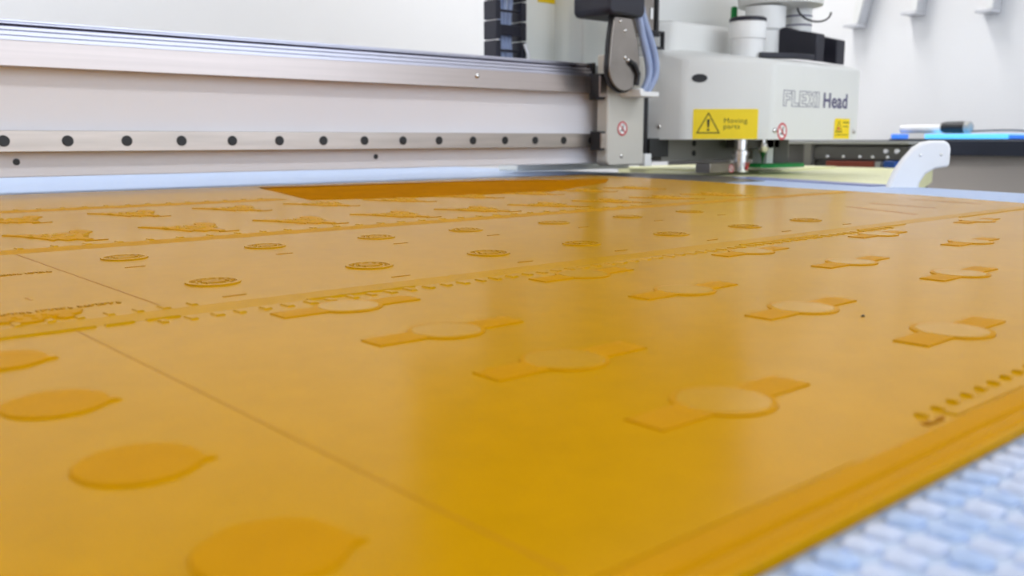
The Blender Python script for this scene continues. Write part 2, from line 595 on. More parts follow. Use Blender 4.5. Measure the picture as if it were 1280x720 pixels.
# badge reliefs: a strip, a ring and a disc each
def badge_outline():
    L, Wd, R = 0.0255, 0.0050, 0.0113
    a = math.asin(Wd / R)
    pts = [(-L, -Wd)]
    pts += circle(0, 0, R, 22, PI + a, 2 * PI - a)
    pts += [(L, -Wd), (L, Wd)]
    pts += circle(0, 0, R, 22, a, PI - a)
    pts += [(-L, Wd)]
    return pts
bo = badge_outline()
badge_me = slab(bo, 0.00045, 0.00025, z=0).mesh('badge_relief', 'relief')
dm = MB().prism(circle(0, 0, 0.0100, 40), 'z', 0.0003, 0.00058, taper=circle(0, 0, 0.0097, 40))
disc_me = dm.mesh('disc', 'disc')
shade(badge_me, 40)
shade(disc_me, 40)
BX = [0.1560, 0.2650, 0.3810, 0.5060, 0.640, 0.765]
BY = [0.1108, 0.1585, 0.2060, 0.2580]
for i, bx_ in enumerate(BX):
    for j, by_ in enumerate(BY):
        b = bpy.data.objects.new('badge_relief', badge_me)
        COL.objects.link(b)
        b.parent = plate
        b.location = (bx_ - 0.45 + random.uniform(-0.001, 0.001), by_ - 0.55, PZ - PZ0 - 0.00005)
        d = bpy.data.objects.new('disc', disc_me)
        COL.objects.link(d)
        d.parent = b
        d.location = (0, 0, 0)

# plain round reliefs with a little nub
rng = random.Random(3)
pts = []
for k in range(72):
    a = 2 * PI * k / 72
    r = 0.0105 + rng.uniform(-0.00012, 0.00012)
    da = (a - math.radians(-25) + PI) % (2 * PI) - PI
    if abs(da) < 0.10:
        r += 0.0022 * (1 - abs(da) / 0.10)
    if abs(da) < 0.5:
        r += 0.0006 * (1 - abs(da) / 0.5)
    pts.append((r * math.cos(a), r * math.sin(a)))
round_me = slab(pts, 0.0006, 0.0005, z=0).mesh('round_relief', 'relief')
for x, y in ((0.0505, 0.1527), (0.0505, 0.2002), (0.0515, 0.2490), (0.0520, 0.1075)):
    o = bpy.data.objects.new('round_relief', round_me)
    COL.objects.link(o)
    o.parent = plate
    o.location = (x - 0.45, y - 0.55, PZ - PZ0)

# seal reliefs: outer ring, inner ring and short bars
sm = MB()
def ring(mb, r1, r2, h, z=0.0, n=36):
    vs, fs = [], []
    for r, zz in ((r2 + 0.0002, -0.0001), (r2, h), (r1, h), (r1 - 0.0002, -0.0001)):
        for k in range(n):
            a = 2 * PI * k / n
            vs.append((r * math.cos(a), r * math.sin(a), z + zz))
    for i in range(3):
        for k in range(n):
            k2 = (k + 1) % n
            fs.append((i * n + k, i * n + k2, (i + 1) * n + k2, (i + 1) * n + k))
    mb.add(vs, fs)
ring(sm, 0.0088, 0.0102, 0.0006)
ring(sm, 0.0060, 0.0066, 0.0005)
for k in range(14):
    a = 2 * PI * k / 14 + 0.1
    c, s = math.cos(a), math.sin(a)
    q = [(c * 0.0070 - s * 0.0005, s * 0.0070 + c * 0.0005), (c * 0.0084 - s * 0.0007, s * 0.0084 + c * 0.0007),
         (c * 0.0084 + s * 0.0007, s * 0.0084 - c * 0.0007), (c * 0.0070 + s * 0.0005, s * 0.0070 - c * 0.0005)]
    sm.prism(q, 'z', -0.0001, 0.0005)
for yy, hw in ((-0.0024, 0.0036), (0.0002, 0.0046), (0.0028, 0.0034)):
    sm.box(-hw, hw, yy - 0.0007, yy + 0.0007, -0.0001, 0.0006)
seal_me = sm.mesh('seal_relief', 'plate')
um = MB()
for k in range(9):
    um.box(-0.0042 + k * 0.00095, -0.0042 + k * 0.00095 + 0.0007, -0.0006, 0.0006, -0.0001, 0.0002)
under_me = um.mesh('caption', 'relief')
SX = [0.0745, 0.1440, 0.2140, 0.2810, 0.3445, 0.4180, 0.49, 0.56]
for sx_ in SX:
    for sy_ in (0.3370, 0.4345):
        if sx_ < 0.1:
            sx2, sy2 = sx_, sy_ - 0.034 if sy_ > 0.4 else 9
        else:
            sx2, sy2 = sx_, sy_
        if sy2 > 1:
            continue
        o = bpy.data.objects.new('seal_relief', seal_me)
        COL.objects.link(o)
        o.parent = plate
        o.location = (sx2 - 0.45, sy2 - 0.55, PZ - PZ0)
        if sx_ > 0.1:
            c = bpy.data.objects.new('caption', under_me)
            COL.objects.link(c)
            c.parent = plate
            c.location = (sx2 - 0.007 - 0.45, sy2 - 0.034 - 0.55, PZ - PZ0)

# winged figure reliefs in two rows near the gantry
WING = [(-0.027, 0.020), (-0.020, 0.008), (-0.016, -0.002), (-0.013, -0.014), (-0.010, -0.030), (-0.006, -0.024), (-0.003, -0.034),
        (0.003, -0.030), (0.006, -0.038), (0.012, -0.034), (0.010, -0.022), (0.014, -0.010), (0.018, -0.006), (0.021, 0.004),
        (0.026, 0.010), (0.025, 0.022), (0.019, 0.027), (0.014, 0.021), (0.011, 0.010), (0.006, 0.012), (0.001, 0.006),
        (-0.004, 0.014), (-0.008, 0.008), (-0.013, 0.018), (-0.017, 0.014), (-0.022, 0.024)]
WING = [(x * 0.88, y * 0.95) for x, y in WING]
wm = slab(WING, 0.0006, 0.0005, z=0)
wm.box(0.004, 0.016, -0.0390, -0.0376, -0.0001, 0.0004)
wing_me = wm.mesh('figure_relief', 'relief')
dt = MB()
for k in range(26):
    px_, py_ = rng.uniform(-0.014, 0.016), rng.uniform(-0.014, 0.006)
    dt.add(*[(lambda s: (s.v, s.f))(slab([(px_ - 0.0016, py_ - 0.0012), (px_ + 0.0014, py_ - 0.0014), (px_ + 0.0017, py_ + 0.0011), (px_ - 0.001, py_ + 0.0015)], 0.0004, 0.0005, z=0.0006))][0])
dt_me = dt.mesh('figure_detail', 'disc')
for r_, (yy, xs) in enumerate(((0.5600, [0.0735 + 0.0755 * k for k in range(10)]), (0.6930, [0.078 + 0.0785 * k for k in range(10)]))):
    for xx in xs:
        o = bpy.data.objects.new('figure_relief', wing_me)
        COL.objects.link(o)
        o.parent = plate
        o.location = (xx - 0.45, yy - 0.55, PZ - PZ0)
        d = bpy.data.objects.new('figure_detail', dt_me)
        COL.objects.link(d)
        d.parent = o

# crest and lines of raised lettering at the left
CR = [(0.040, 0.302), (0.046, 0.308), (0.052, 0.310), (0.060, 0.309), (0.068, 0.3105), (0.076, 0.309), (0.083, 0.3105), (0.0885, 0.307),
      (0.0865, 0.3025), (0.083, 0.3005), (0.0835, 0.2965), (0.0795, 0.2955), (0.078, 0.2985), (0.074, 0.2965), (0.0715, 0.2945),
      (0.067, 0.2950), (0.065, 0.2985), (0.060, 0.3000), (0.057, 0.2975), (0.05, 0.298), (0.045, 0.2965)]
P('crest_relief', slab([(x, y + 0.001) for x, y in CR], 0.0006, 0.0005), 'relief')
cd = MB()
for k in range(24):
    px_, py_ = rng.uniform(0.047, 0.083), rng.uniform(0.3005, 0.308)
    if px_ > 0.064:
        py_ -= 0.001
    s = slab([(px_ - 0.0012, py_ - 0.0007), (px_ + 0.001, py_ - 0.0009), (px_ + 0.0013, py_ + 0.0006), (px_ - 0.0008, py_ + 0.001)], 0.0003, 0.0004, z=PZ + 0.0006)
    cd.add(s.v, s.f)
P('crest_detail', cd, 'relief')
def letters(xa, xb, y, h):
    mb = MB()
    x = xa
    while x < xb:
        wd = rng.uniform(0.0009, 0.0021)
        if rng.random() > 0.12:
            k = rng.random()
            if k < 0.4:
                mb.box(x, x + 0.0005, y - h / 2, y + h / 2, PZ, PZ + 0.00025)
                mb.box(x, x + wd, y + h / 2 - 0.0006, y + h / 2, PZ, PZ + 0.00025)
            elif k < 0.7:
                mb.box(x, x + 0.0005, y - h / 2, y + h / 2, PZ, PZ + 0.00025)
                mb.box(x + wd - 0.0004, x + wd, y - h / 2, y + h / 2, PZ, PZ + 0.00025)
                mb.box(x, x + wd, y - 0.0004, y + 0.0004, PZ, PZ + 0.00025)
            else:
                mb.box(x, x + wd, y - h / 2, y - h / 2 + 0.0006, PZ, PZ + 0.00025)
                mb.box(x + wd * 0.4, x + wd * 0.4 + 0.0005, y - h / 2, y + h / 2, PZ, PZ + 0.00025)
        x += wd + 0.0004
    return mb
P('lettering_line', letters(0.030, 0.1025, 0.3155, 0.0030), 'relief')
P('lettering_line', letters(0.050, 0.1040, 0.4095, 0.0040), 'relief')
P('stray_mark', line(0.0806, 0.3455, 0.0812, 0.3400, 0.0006), 'scratch')
P('dust_speck', MB().lathe([(0.0006, 0), (0.0005, 0.0005), (0.0001, 0.0007)], (0.2655, 0.1385, PZ - 0.00005), n=8), 'ink')
# matte solid area by the gantry
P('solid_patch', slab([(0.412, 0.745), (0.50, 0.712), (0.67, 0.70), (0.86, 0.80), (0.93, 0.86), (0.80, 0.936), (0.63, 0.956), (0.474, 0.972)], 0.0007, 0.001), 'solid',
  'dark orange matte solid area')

# ------------------------------------------------------------------ gantry beam
beam = empty('gantry_beam', (0.6, 1.08, 0.019), 'long white gantry beam with steel strips spanning the table', 'gantry')
BX0, BX1 = -0.75, 1.60
def B(name, mb, m, label=None, bevel=0, smooth=None):
    o = mb.build(name, m, beam, bevel, smooth)
    if label:
        o['label'] = label
    return o
B('body', MB().box(BX0, BX1, 1.03, 1.10, 0.019, 0.153), 'coat', 'white powder coated box section', 0.001)
B('steel_strip', MB().box(BX0, 1.066, 1.009, 1.0295, 0.127, 0.152), 'steel', 'polished steel guide strip', 0.0006)
prof = [(1.0115, 0.1522), (1.0115, 0.1558), (1.020, 0.1559), (1.020, 0.1570), (1.013, 0.1571), (1.013, 0.1606), (1.024, 0.1607), (1.024, 0.1622),
        (1.015, 0.1623), (1.015, 0.1650), (1.021, 0.1651), (1.0245, 0.1680), (1.017, 0.1682), (1.017, 0.1694), (1.025, 0.1695), (1.025, 0.1704), (1.019, 0.1705), (1.019, 0.1722),
        (1.09, 0.1722), (1.09, 0.1532), (1.0305, 0.1532), (1.0302, 0.1522)]
B('cap_extrusion', MB().prism(prof, 'x', BX0, 1.052), 'alu', 'grooved aluminium cap profile', 0)
B('end_cap', MB().prism([(1.012, 0.153), (1.012, 0.173), (1.092, 0.173), (1.092, 0.1535), (1.031, 0.1535), (1.031, 0.153)], 'x', 1.0525, 1.06), 'black', 'black end cap')
rail = B('guide_rail', MB().box(BX0, 1.067, 1.012, 1.0298, 0.0445, 0.0655), 'rail', 'ground steel linear guide rail', 0.0005)
pl = MB().lathe([(0.0064, 0), (0.0064, 0.0006), (0.0058, 0.0007), (0.0056, 0.0001)], (0, 0, 0), (0, -1, 0), 24)
ring_me = pl.mesh('bolt_hole', 'chrome')
pl2 = MB().lathe([(0.0056, 0), (0.0056, 0.0009), (0.0050, 0.0011)], (0, 0, 0), (0, -1, 0), 24)
plug_me = pl2.mesh('bolt_hole', 'hole')
for k in range(-14, 15):
    x = 0.2285 + 0.0588 * k
    if x > 1.06:
        continue
    o = bpy.data.objects.new('bolt_hole', plug_me)
    COL.objects.link(o)
    o.parent = rail
    o.location = Vector((x, 1.0122, 0.0553)) - Vector((0.6, 1.08, 0.019)) - rail.location
for x in (-0.19, 0.2425, 0.668):
    B('screw_hole', MB().lathe([(0.0034, 0), (0.0034, 0.0007), (0.0026, 0.0009)], (x, 1.0302, 0.0345), (0, -1, 0), 16), 'hole')
for x in (0.205, 0.822):
    if x > 0.3:
        B('screw', MB().lathe([(0.0040, 0), (0.0036, 0.0018), (0.002, 0.0028)], (x, 1.0092, 0.1435), (0, -1, 0), 16), 'chrome', smooth=50)

# ------------------------------------------------------------------ tool carriage with its head
car = empty('tool_carriage', (1.2, 1.05, 0.015), 'white cutter tool head and carriage riding on the gantry beam', 'tool head')
def K(name, mb, m, label=None, bevel=0, smooth=None, parent=None, seg=2):
    o = mb.build(name, m, parent or car, bevel, smooth, seg)
    if label:
        o['label'] = label
    return o
def attach(name, me, parent, label=None):
    o = link(name, me, parent)
    if label:
        o['label'] = label
    return o
cp = K('carriage_plate', MB().prism([(1.060, 0.022), (1.066, 0.016), (1.146, 0.016), (1.146, 0.185), (1.060, 0.185)], 'y', 0.985, 1.0085), 'cplate',
       'pale grey plate on the guide rails', 0.003, seg=3)
K('bearing_block', MB().box(1.046, 1.0735, 0.990, 1.0115, 0.117, 0.1555), 'black', 'black wiper block', 0.001)
K('bearing_block', MB().box(1.050, 1.0725, 0.990, 1.0115, 0.040, 0.069), 'black', 'black wiper block', 0.001)
K('strip_end', MB().box(1.0455, 1.0625, 0.9870, 0.9898, 0.121, 0.152), 'steel')
K('strip_end', MB().box(1.0495, 1.0625, 0.9870, 0.9898, 0.0435, 0.0655), 'rail')
for x, z in ((1.093, 0.031), (1.071, 0.176)):
    K('screw', MB().lathe([(0.0035, 0), (0.003, 0.0014), (0.0016, 0.002)], (x, 0.9848, z), (0, -1, 0), 14), 'chrome', smooth=50, parent=cp)
K('label_tab', MB().box(1.076, 1.090, 0.9838, 0.9848, 0.171, 0.181), 'white', parent=cp)

def prohibition(parent, origin, right, up, r):
    n = 28
    mb = MB()
    mb.prism(circle(0, 0, r, n), 'z', 0, 0.0004, 0)
    vs, fs = [], []
    for rr in (r, r * 0.76):
        for k in range(n):
            a = 2 * PI * k / n
            vs.append((rr * math.cos(a), rr * math.sin(a), 0.0006))
    for k in range(n):
        fs.append((k, (k + 1) % n, n + (k + 1) % n, n + k))
    mb.add(vs, fs, 1)
    # seated figure silhouette
    h = r * 0.11
    mb.prism(circle(r * 0.18, r * 0.42, r * 0.13, 10), 'z', 0.0004, 0.0005, 2)
    mb.prism([(r * 0.1, r * 0.3), (-r * 0.1, -r * 0.15), (-r * 0.45, -r * 0.3), (-r * 0.4, -r * 0.42), (r * 0.1, -r * 0.3), (r * 0.3, -r * 0.5), (r * 0.42, -r * 0.42), (r * 0.2, -r * 0.05), (r * 0.3, r * 0.25)], 'z', 0.0004, 0.0005, 2)
    c = 0.7071
    a, b = r * 0.78, r * 0.09
    mb.prism([(-c * a - c * b, c * a - c * b), (c * a - c * b, -c * a - c * b), (c * a + c * b, -c * a + c * b), (-c * a + c * b, c * a + c * b)], 'z', 0.0006, 0.0007, 1)
    me = place_mesh(mb.mesh('prohibition_sticker', ['white', 'red', 'ink']), origin, right, up)
    return attach('prohibition_sticker', me, parent, 'round red and white prohibition sticker')
prohibition(cp, (1.0935, 0.9845, 0.0735), (1, 0, 0), (0, 0, 1), 0.0112)

# column behind the head and the panel behind the beam
K('rear_panel', MB().box(1.022, 1.30, 1.15, 1.20, 0.004, 0.3345), 'panel', 'pale green-grey panel behind the beam', 0.003)
K('side_panel', MB().box(1.105, 1.19, 1.085, 1.16, 0.176, 0.3345), 'panel', None, 0.004)
K('column', MB().box(1.19, 1.60, 1.11, 1.25, 0.172, 0.3345), 'cover', 'upright white column of the carriage', 0.006)
K('unseen_housing', MB().box(0.93, 1.74, 1.165, 1.35, 0.335, 1.10), 'housing', 'unseen dark housing added above the column', 0.01)  # out of view; added and sized to darken the plate's reflection
K('yellow_label', MB().box(1.066, 1.104, 1.149, 1.1498, 0.2795, 0.32), 'yellow')
K('slot_cover', MB().box(1.148, 1.166, 0.994, 1.0085, 0.032, 0.128), 'black', 'black slot between plate and head', 0.001)
K('beam_shade_panel', MB().box(1.215, 1.598, 1.006, 1.0285, 0.0215, 0.0562), 'under', 'grey panel added over the beam for the shade under the head')  # added panel; its grey stands in for shade on the beam
K('mount_block', MB().box(1.166, 1.214, 0.99, 1.025, 0.028, 0.0585), 'housing', 'dark block under the head')
K('foot_plate', MB().box(1.146, 1.162, 0.982, 0.9935, 0.014, 0.034), 'white', None, 0.001)

# head cover
PLAN = [(1.18, 1.105), (1.18, 1.03), (1.2, 0.95), (1.30, 0.85), (1.572, 0.85), (1.572, 1.105)]
def rounded(mb, name, m, keep, rad, label):
    """round every edge except those lying at height keep"""
    me = mb.mesh(name, m)
    bm = bmesh.new()
    bm.from_mesh(me)
    es = [e for e in bm.edges if not all(abs(v.co.z - keep) < 1e-5 for v in e.verts)]
    bmesh.ops.bevel(bm, geom=es, offset=rad, offset_type='OFFSET', segments=5, profile=0.5, affect='EDGES')
    bm.to_mesh(me)
    bm.free()
    shade(me, 50)
    o = link(name, me, car)
    o['label'] = label
    return o
cov = MB()
nP = len(PLAN)
zt = [0.222, 0.210, 0.188, 0.181, 0.181, 0.222]
vs = [(x, y, 0.0565) for x, y in PLAN] + [(x, y, z) for (x, y), z in zip(PLAN, zt)]
cov.add(vs, [tuple(range(nP))[::-1]] + [(6, 7, 8), (6, 8, 9), (6, 9, 11), (9, 10, 11)] + [(i, (i + 1) % nP, nP + (i + 1) % nP, nP + i) for i in range(nP)])
head = rounded(cov, 'head_cover', 'cover', 0.0565, 0.008, 'white moulded tool head cover')
neck = MB().prism([(1.185, 1.108), (1.185, 1.02), (1.215, 0.985), (1.38, 0.985), (1.38, 1.108)], 'z', 0.175, 0.248)
rounded(neck, 'neck_cover', 'cover', 0.175, 0.010, 'raised back of the head cover')

cs = 1 / math.sqrt(2)
cr = (cs, -cs, 0)            # right along the chamfer face
cn = Vector((-cs, -cs, 0))   # its outward normal
def on_ch(t, z, off=0.0002):
    """t metres along the chamfer from its left corner"""
    return Vector((1.2, 0.95, 0)) + Vector(cr) * t + cn * off + Vector((0, 0, z))
up = (0, 0, 1)
lab = MB().prism([(0, 0), (0.103, 0), (0.103, 0.046), (0.1015, 0.0475), (0.0015, 0.0475), (0, 0.046)], 'z', 0, 0.0004)
attach('warning_label', place_mesh(lab.mesh('warning_label', 'yellow'), on_ch(0.0155, 0.0572), cr, up), head, 'yellow moving parts warning label')
tri = MB()
def tri_pts(s, cy=0.0):
    return [(-0.019 * s, cy - 0.0125 * s), (0.019 * s, cy - 0.0125 * s), (0, cy + 0.021 * s)]
ta, tb_ = tri_pts(1.0), tri_pts(0.86, 0.0)
tri.add([(x, y, 0.0002) for x, y in ta] + [(x, y, 0.0002) for x, y in tb_], [(0, 1, 4, 3), (1, 2, 5, 4), (2, 0, 3, 5)])
tri.prism([(-0.0012, -0.003), (0.0012, -0.003), (0.0022, 0.0098), (-0.0022, 0.0098)], 'z', 0.0001, 0.0003)
tri.prism(circle(0, -0.0068, 0.0020, 12), 'z', 0.0001, 0.0003)
attach('warning_triangle', place_mesh(tri.mesh('warning_triangle', 'ink'), on_ch(0.0155 + 0.0245, 0.0572 + 0.0215, 0.0008), cr, up), head)
for body, dz in (('Moving', 0.0255), ('parts', 0.0165)):
    me = text_mesh(body, 0.0110, 'ink4', 0.0001, sx=1.10, space=1.08)
    attach('warning_text', place_mesh(me, on_ch(0.0155 + 0.0485, 0.0572 + dz, 0.0008), cr, up), head)
ov = MB()
ov.prism([(math.cos(2 * PI * k / 28) * 0.0125, math.sin(2 * PI * k / 28) * 0.0066) for k in range(28)], 'z', 0, 0.0006)
attach('oval_port', place_mesh(ov.mesh('oval_port', 'hole'), on_ch(0.024, 0.153), cr, up), head, 'black oval hole')

fy = 0.85
F0 = lambda x, z, off=0.0003: (x, fy - off, z)
# outlined block capitals, drawn as thin strips along each letter's edge
GL = {'F': [(0, 0), (.22, 0), (.22, .40), (.52, .40), (.52, .60), (.22, .60), (.22, .80), (.60, .80), (.60, 1), (0, 1)],
      'L': [(0, 0), (.58, 0), (.58, .20), (.22, .20), (.22, 1), (0, 1)],
      'E': [(0, 0), (.60, 0), (.60, .20), (.22, .20), (.22, .40), (.54, .40), (.54, .60), (.22, .60), (.22, .80), (.60, .80), (.60, 1), (0, 1)],
      'X': [(0, 0), (.24, 0), (.36, .32), (.48, 0), (.72, 0), (.49, .51), (.71, 1), (.47, 1), (.36, .70), (.25, 1), (.01, 1), (.23, .51)],
      'I': [(0, 0), (.22, 0), (.22, 1), (0, 1)]}
fl = MB()
cx_ = 0.0
for chr_, adv in (('F', .70), ('L', .66), ('E', .70), ('X', .80), ('I', .22)):
    g = [((cx_ + a) * 0.0345, b * 0.0248) for a, b in GL[chr_]]
    for q in range(len(g)):
        a, b = Vector(g[q]), Vector(g[(q + 1) % len(g)])
        d = (b - a).normalized() * 0.00052
        n_ = Vector((-d.y, d.x))
        fl.prism([tuple(a - d + n_), tuple(b + d + n_), tuple(b + d - n_), tuple(a - d - n_)], 'z', 0, 0.0003)
    cx_ += adv
attach('head_lettering', place_mesh(fl.mesh('head_lettering', 'ink3'), F0(1.3285, 0.1100, 0.0002), (1, 0, 0), up), head, 'outlined lettering FLEXI')
attach('head_lettering', place_mesh(text_mesh('Head', 0.0345, 'ink2', 0.0002, bold=0.0008, sx=1.07, space=1.04), F0(1.4475, 0.1105, 0.0002), (1, 0, 0), up), head, 'bold lettering Head')
prohibition(head, F0(1.3275, 0.0695), (1, 0, 0), up, 0.0138)
yl = MB().prism([(0, 0), (0.051, 0), (0.051, 0.0345), (0.004, 0.0345), (0, 0.030)], 'z', 0, 0.0004)
attach('small_warning_label', place_mesh(yl.mesh('small_warning_label', 'yellow'), F0(1.488, 0.058), (1, 0, 0), up), head, 'small yellow warning label')
y2 = MB()
y2.add([(0.004, 0.011, 0), (0.026, 0.011, 0), (0.015, 0.031, 0), (0.0065, 0.0125, 0), (0.0235, 0.0125, 0), (0.015, 0.0282, 0)], [(0, 1, 4, 3), (1, 2, 5, 4), (2, 0, 3, 5)], 0)
y2.prism(circle(0.014, 0.017, 0.0032, 10), 'z', 0, 0.0002, 1)
y2.box(0.028, 0.048, 0.027, 0.0285, 0, 0.0002, 0).box(0.028, 0.046, 0.0205, 0.0215, 0, 0.0002, 0).box(0.004, 0.047, 0.0060, 0.0070, 0, 0.0002, 0)
attach('warning_print', place_mesh(y2.mesh('warning_print', ['ink', 'red']), F0(1.488, 0.058, 0.0009), (1, 0, 0), up), head)
for x, z in ((1.3075, 0.071), (1.553, 0.071)):
    K('screw', MB().lathe([(0.0048, 0), (0.0045, 0.002), (0.002, 0.003)], (x, fy - 0.0001, z), (0, -1, 0), 14), 'chrome', smooth=50, parent=head)
K('screw', MB().lathe([(0.0040, 0), (0.0036, 0.002), (0.002, 0.003)], (1.1895, 0.9905, 0.0775), (-0.97, -0.24, 0), 14), 'chrome', smooth=50, parent=head)

# things on top of the head: spindle caps and black blocks
K('spindle_cap', MB().lathe([(0.0275, 0), (0.0275, 0.032), (0.030, 0.0325), (0.030, 0.058), (0.029, 0.060)], (1.345, 0.935, 0.190), n=32), 'white', 'white stepped spindle cap', smooth=40)
K('cap_lid', MB().lathe([(0.0305, 0), (0.0305, 0.005), (0.026, 0.007), (0.01, 0.007)], (1.345, 0.935, 0.2502), n=32), 'navy', 'black lid of the spindle cap', smooth=40)
K('motor_can', MB().lathe([(0.031, 0), (0.031, 0.040), (0.035, 0.044), (0.035, 0.082)], (1.455, 0.975, 0.205), n=32), 'white', 'white motor cylinder', smooth=40)
K('motor_cap', MB().lathe([(0.052, 0), (0.074, 0.005), (0.076, 0.03), (0.062, 0.05), (0.02, 0.052)], (1.50, 0.975, 0.2875), n=32), 'cover', 'wide white motor cap', smooth=40)
K('motor_can', MB().lathe([(0.021, 0), (0.021, 0.03), (0.024, 0.032), (0.024, 0.088)], (1.528, 0.955, 0.203), n=28), 'white', 'slim ribbed white cylinder', smooth=40)
for z in (0.242, 0.258, 0.274):
    K('band', MB().lathe([(0.0245, 0), (0.0248, 0.0012), (0.0245, 0.0024)], (1.528, 0.955, z), n=28), 'ink2')
K('motor_lead', MB().tube([(1.515 + 0.055 * math.cos(a), 0.915, 0.283 + 0.020 * math.sin(a)) for a in [PI + 0.1 + (PI - 0.1) * k / 14 for k in range(15)]], 0.0018, 8), 'black', 'thin black lead', smooth=60)
for bx_, wd_, yn, yf, zn, hh in ((1.452, 0.026, 0.870, 0.945, 0.188, 0.048), (1.515, 0.028, 0.868, 0.935, 0.186, 0.044)):
    pr = [(yn, zn), (yf, zn + 0.014), (yf, zn + 0.012 + hh), (yf - 0.012, zn + 0.014 + hh), (yf - 0.028, zn + 0.008 + hh), (yn + 0.020, zn + hh + 0.003), (yn, zn + hh - 0.002)]
    K('black_block', MB().prism(pr, 'x', bx_, bx_ + wd_), 'navy', 'black clamp block', 0.002)
st = MB().prism([(1.335, 0.900), (1.40, 0.868), (1.445, 0.868), (1.445, 0.880), (1.405, 0.886), (1.345, 0.915)], 'z', 0.1900, 0.1985)
K('black_strap', st, 'navy', 'flat black strip', 0.001)
K('indicator', MB().lathe([(0.006, 0), (0.006, 0.03), (0.003, 0.032)], (1.48, 1.06, 0.268), n=12), 'green', 'green indicator stalk')

# steel cable bracket, cables, clamp
tear = [(1.040, 0.236), (1.078, 0.236)] + [(1.0915, 0.205), (1.0985, 0.170)] + circle(1.064, 0.162, 0.0335, 18, math.radians(5), math.radians(-185)) + [(1.034, 0.20)]
K('cable_bracket', MB().prism(tear, 'y', 0.955, 0.9585), 'bracket', 'tear-drop shaped steel cable bracket', 0.0012)
K('bracket_rim', MB().prism([(x + (x - 1.064) * 0.06 + 0.002, 0.17 + (z - 0.17) * 1.06) for x, z in tear], 'y', 0.960, 0.968), 'black', 'black edging behind the steel bracket', 0.001)
K('motor_block', MB().prism([(1.018, 0.243), (1.024, 0.237), (1.092, 0.237), (1.097, 0.245), (1.097, 0.33), (1.018, 0.33)], 'y', 0.945, 1.02), 'navy', 'black motor block', 0.004)
K('bracket_arm', MB().tube([(1.072, 0.953, 0.172), (1.082, 0.952, 0.168), (1.092, 0.953, 0.155), (1.090, 0.954, 0.138)], 0.0042, 8), 'black', 'black curved arm', smooth=60)
for x, z in ((1.052, 0.230), (1.063, 0.217), (1.064, 0.178), (1.072, 0.174)):
    K('screw', MB().lathe([(0.0030, 0), (0.0026, 0.0014), (0.0014, 0.002)], (x, 0.955, z), (0, -1, 0), 12), 'chrome', smooth=50)
for k, (dx, dy) in enumerate(((0.0, 0.0), (0.0105, 0.006), (0.0195, 0.0))):
    pts = [(1.086 + dx * 0.5, 0.958 + dy, 0.34), (1.090 + dx * 0.5, 0.957 + dy, 0.26), (1.096 + dx * 0.6, 0.955 + dy, 0.232), (1.103 + dx * 0.9, 0.953 + dy, 0.205), (1.112 + dx * 0.95, 0.952 + dy, 0.178),
           (1.116 + dx * 0.8, 0.952 + dy, 0.155), (1.110 + dx * 0.6, 0.953 + dy, 0.138), (1.104 + dx * 0.6, 0.956 + dy, 0.128)]
    # smooth the run
    sm_ = []
    for i in range(len(pts) - 1):
        p0, p1, p2, p3 = [Vector(pts[max(0, min(len(pts) - 1, i + q))]) for q in (-1, 0, 1, 2)]
        for t in (0, 0.25, 0.5, 0.75):
            sm_.append(0.5 * ((2 * p1) + (p2 - p0) * t + (2 * p0 - 5 * p1 + 4 * p2 - p3) * t * t + (-p0 + 3 * p1 - 3 * p2 + p3) * t ** 3))
    K('cable', MB().tube(sm_, 0.0056, 10), 'cable', 'grey-blue cable', smooth=60)
K('cable_clamp', MB().prism([(1.090, 0.1215), (1.132, 0.1215), (1.134, 0.129), (1.100, 0.129), (1.094, 0.134), (1.088, 0.132)], 'y', 0.945, 0.985), 'white', 'white cable clamp', 0.001)
cn_ = K('connector_plate', MB().box(1.140, 1.172, 0.99, 1.03, 0.222, 0.36), 'bracket', 'steel connector plate with black frame', 0.001)
fr = MB().box(1.172, 1.178, 0.987, 1.03, 0.222, 0.36).box(1.145, 1.178, 0.984, 0.9898, 0.218, 0.2225).box(1.160, 1.190, 0.984, 0.9898, 0.2235, 0.227)
fr.box(1.160, 1.164, 0.984, 0.9898, 0.203, 0.2235).box(1.186, 1.190, 0.984, 0.9898, 0.203, 0.2235).box(1.160, 1.190, 0.984, 0.9898, 0.199, 0.203)
K('connector_frame', fr, 'black', 'black connector frame')
K('connector_tag', MB().box(1.160, 1.166, 0.9885, 0.9898, 0.245, 0.262), 'white')

# under the head: spindle, needle, green foam foot
K('tool_spindle', MB().lathe([(0.0135, 0), (0.0135, 0.028), (0.0155, 0.0285), (0.0155, 0.036), (0.011, 0.0375), (0.011, 0.058), (0.013, 0.0585), (0.013, 0.063)], (1.345, 0.94, 0.0015), n=24), 'chrome', 'chrome tool spindle', smooth=35)
K('spindle_arrow', MB().prism([(1.337, 0.018), (1.339, 0.018), (1.343, 0.010), (1.347, 0.018), (1.349, 0.018), (1.344, 0.005), (1.342, 0.005)], 'y', 0.9235, 0.9250), 'red', 'red arrow mark')
K('tool_body', MB().box(1.372, 1.470, 0.945, 0.99, 0.042, 0.058), 'dgrey')
K('spindle_guard', MB().box(1.255, 1.330, 0.935, 0.965, 0.0015, 0.018), 'bracket', 'steel guard plate by the spindle', 0.001)
prohibition(car, (1.312, 0.9345, 0.008), (1, 0, 0), up, 0.0070)
K('needle', MB().lathe([(0.001, 0), (0.0022, 0.010), (0.0045, 0.016), (0.0085, 0.024), (0.0085, 0.034), (0.0045, 0.036), (0.0045, 0.046)], (1.412, 0.94, 0.0145), n=16), 'chrome', 'steel needle tool', smooth=50)
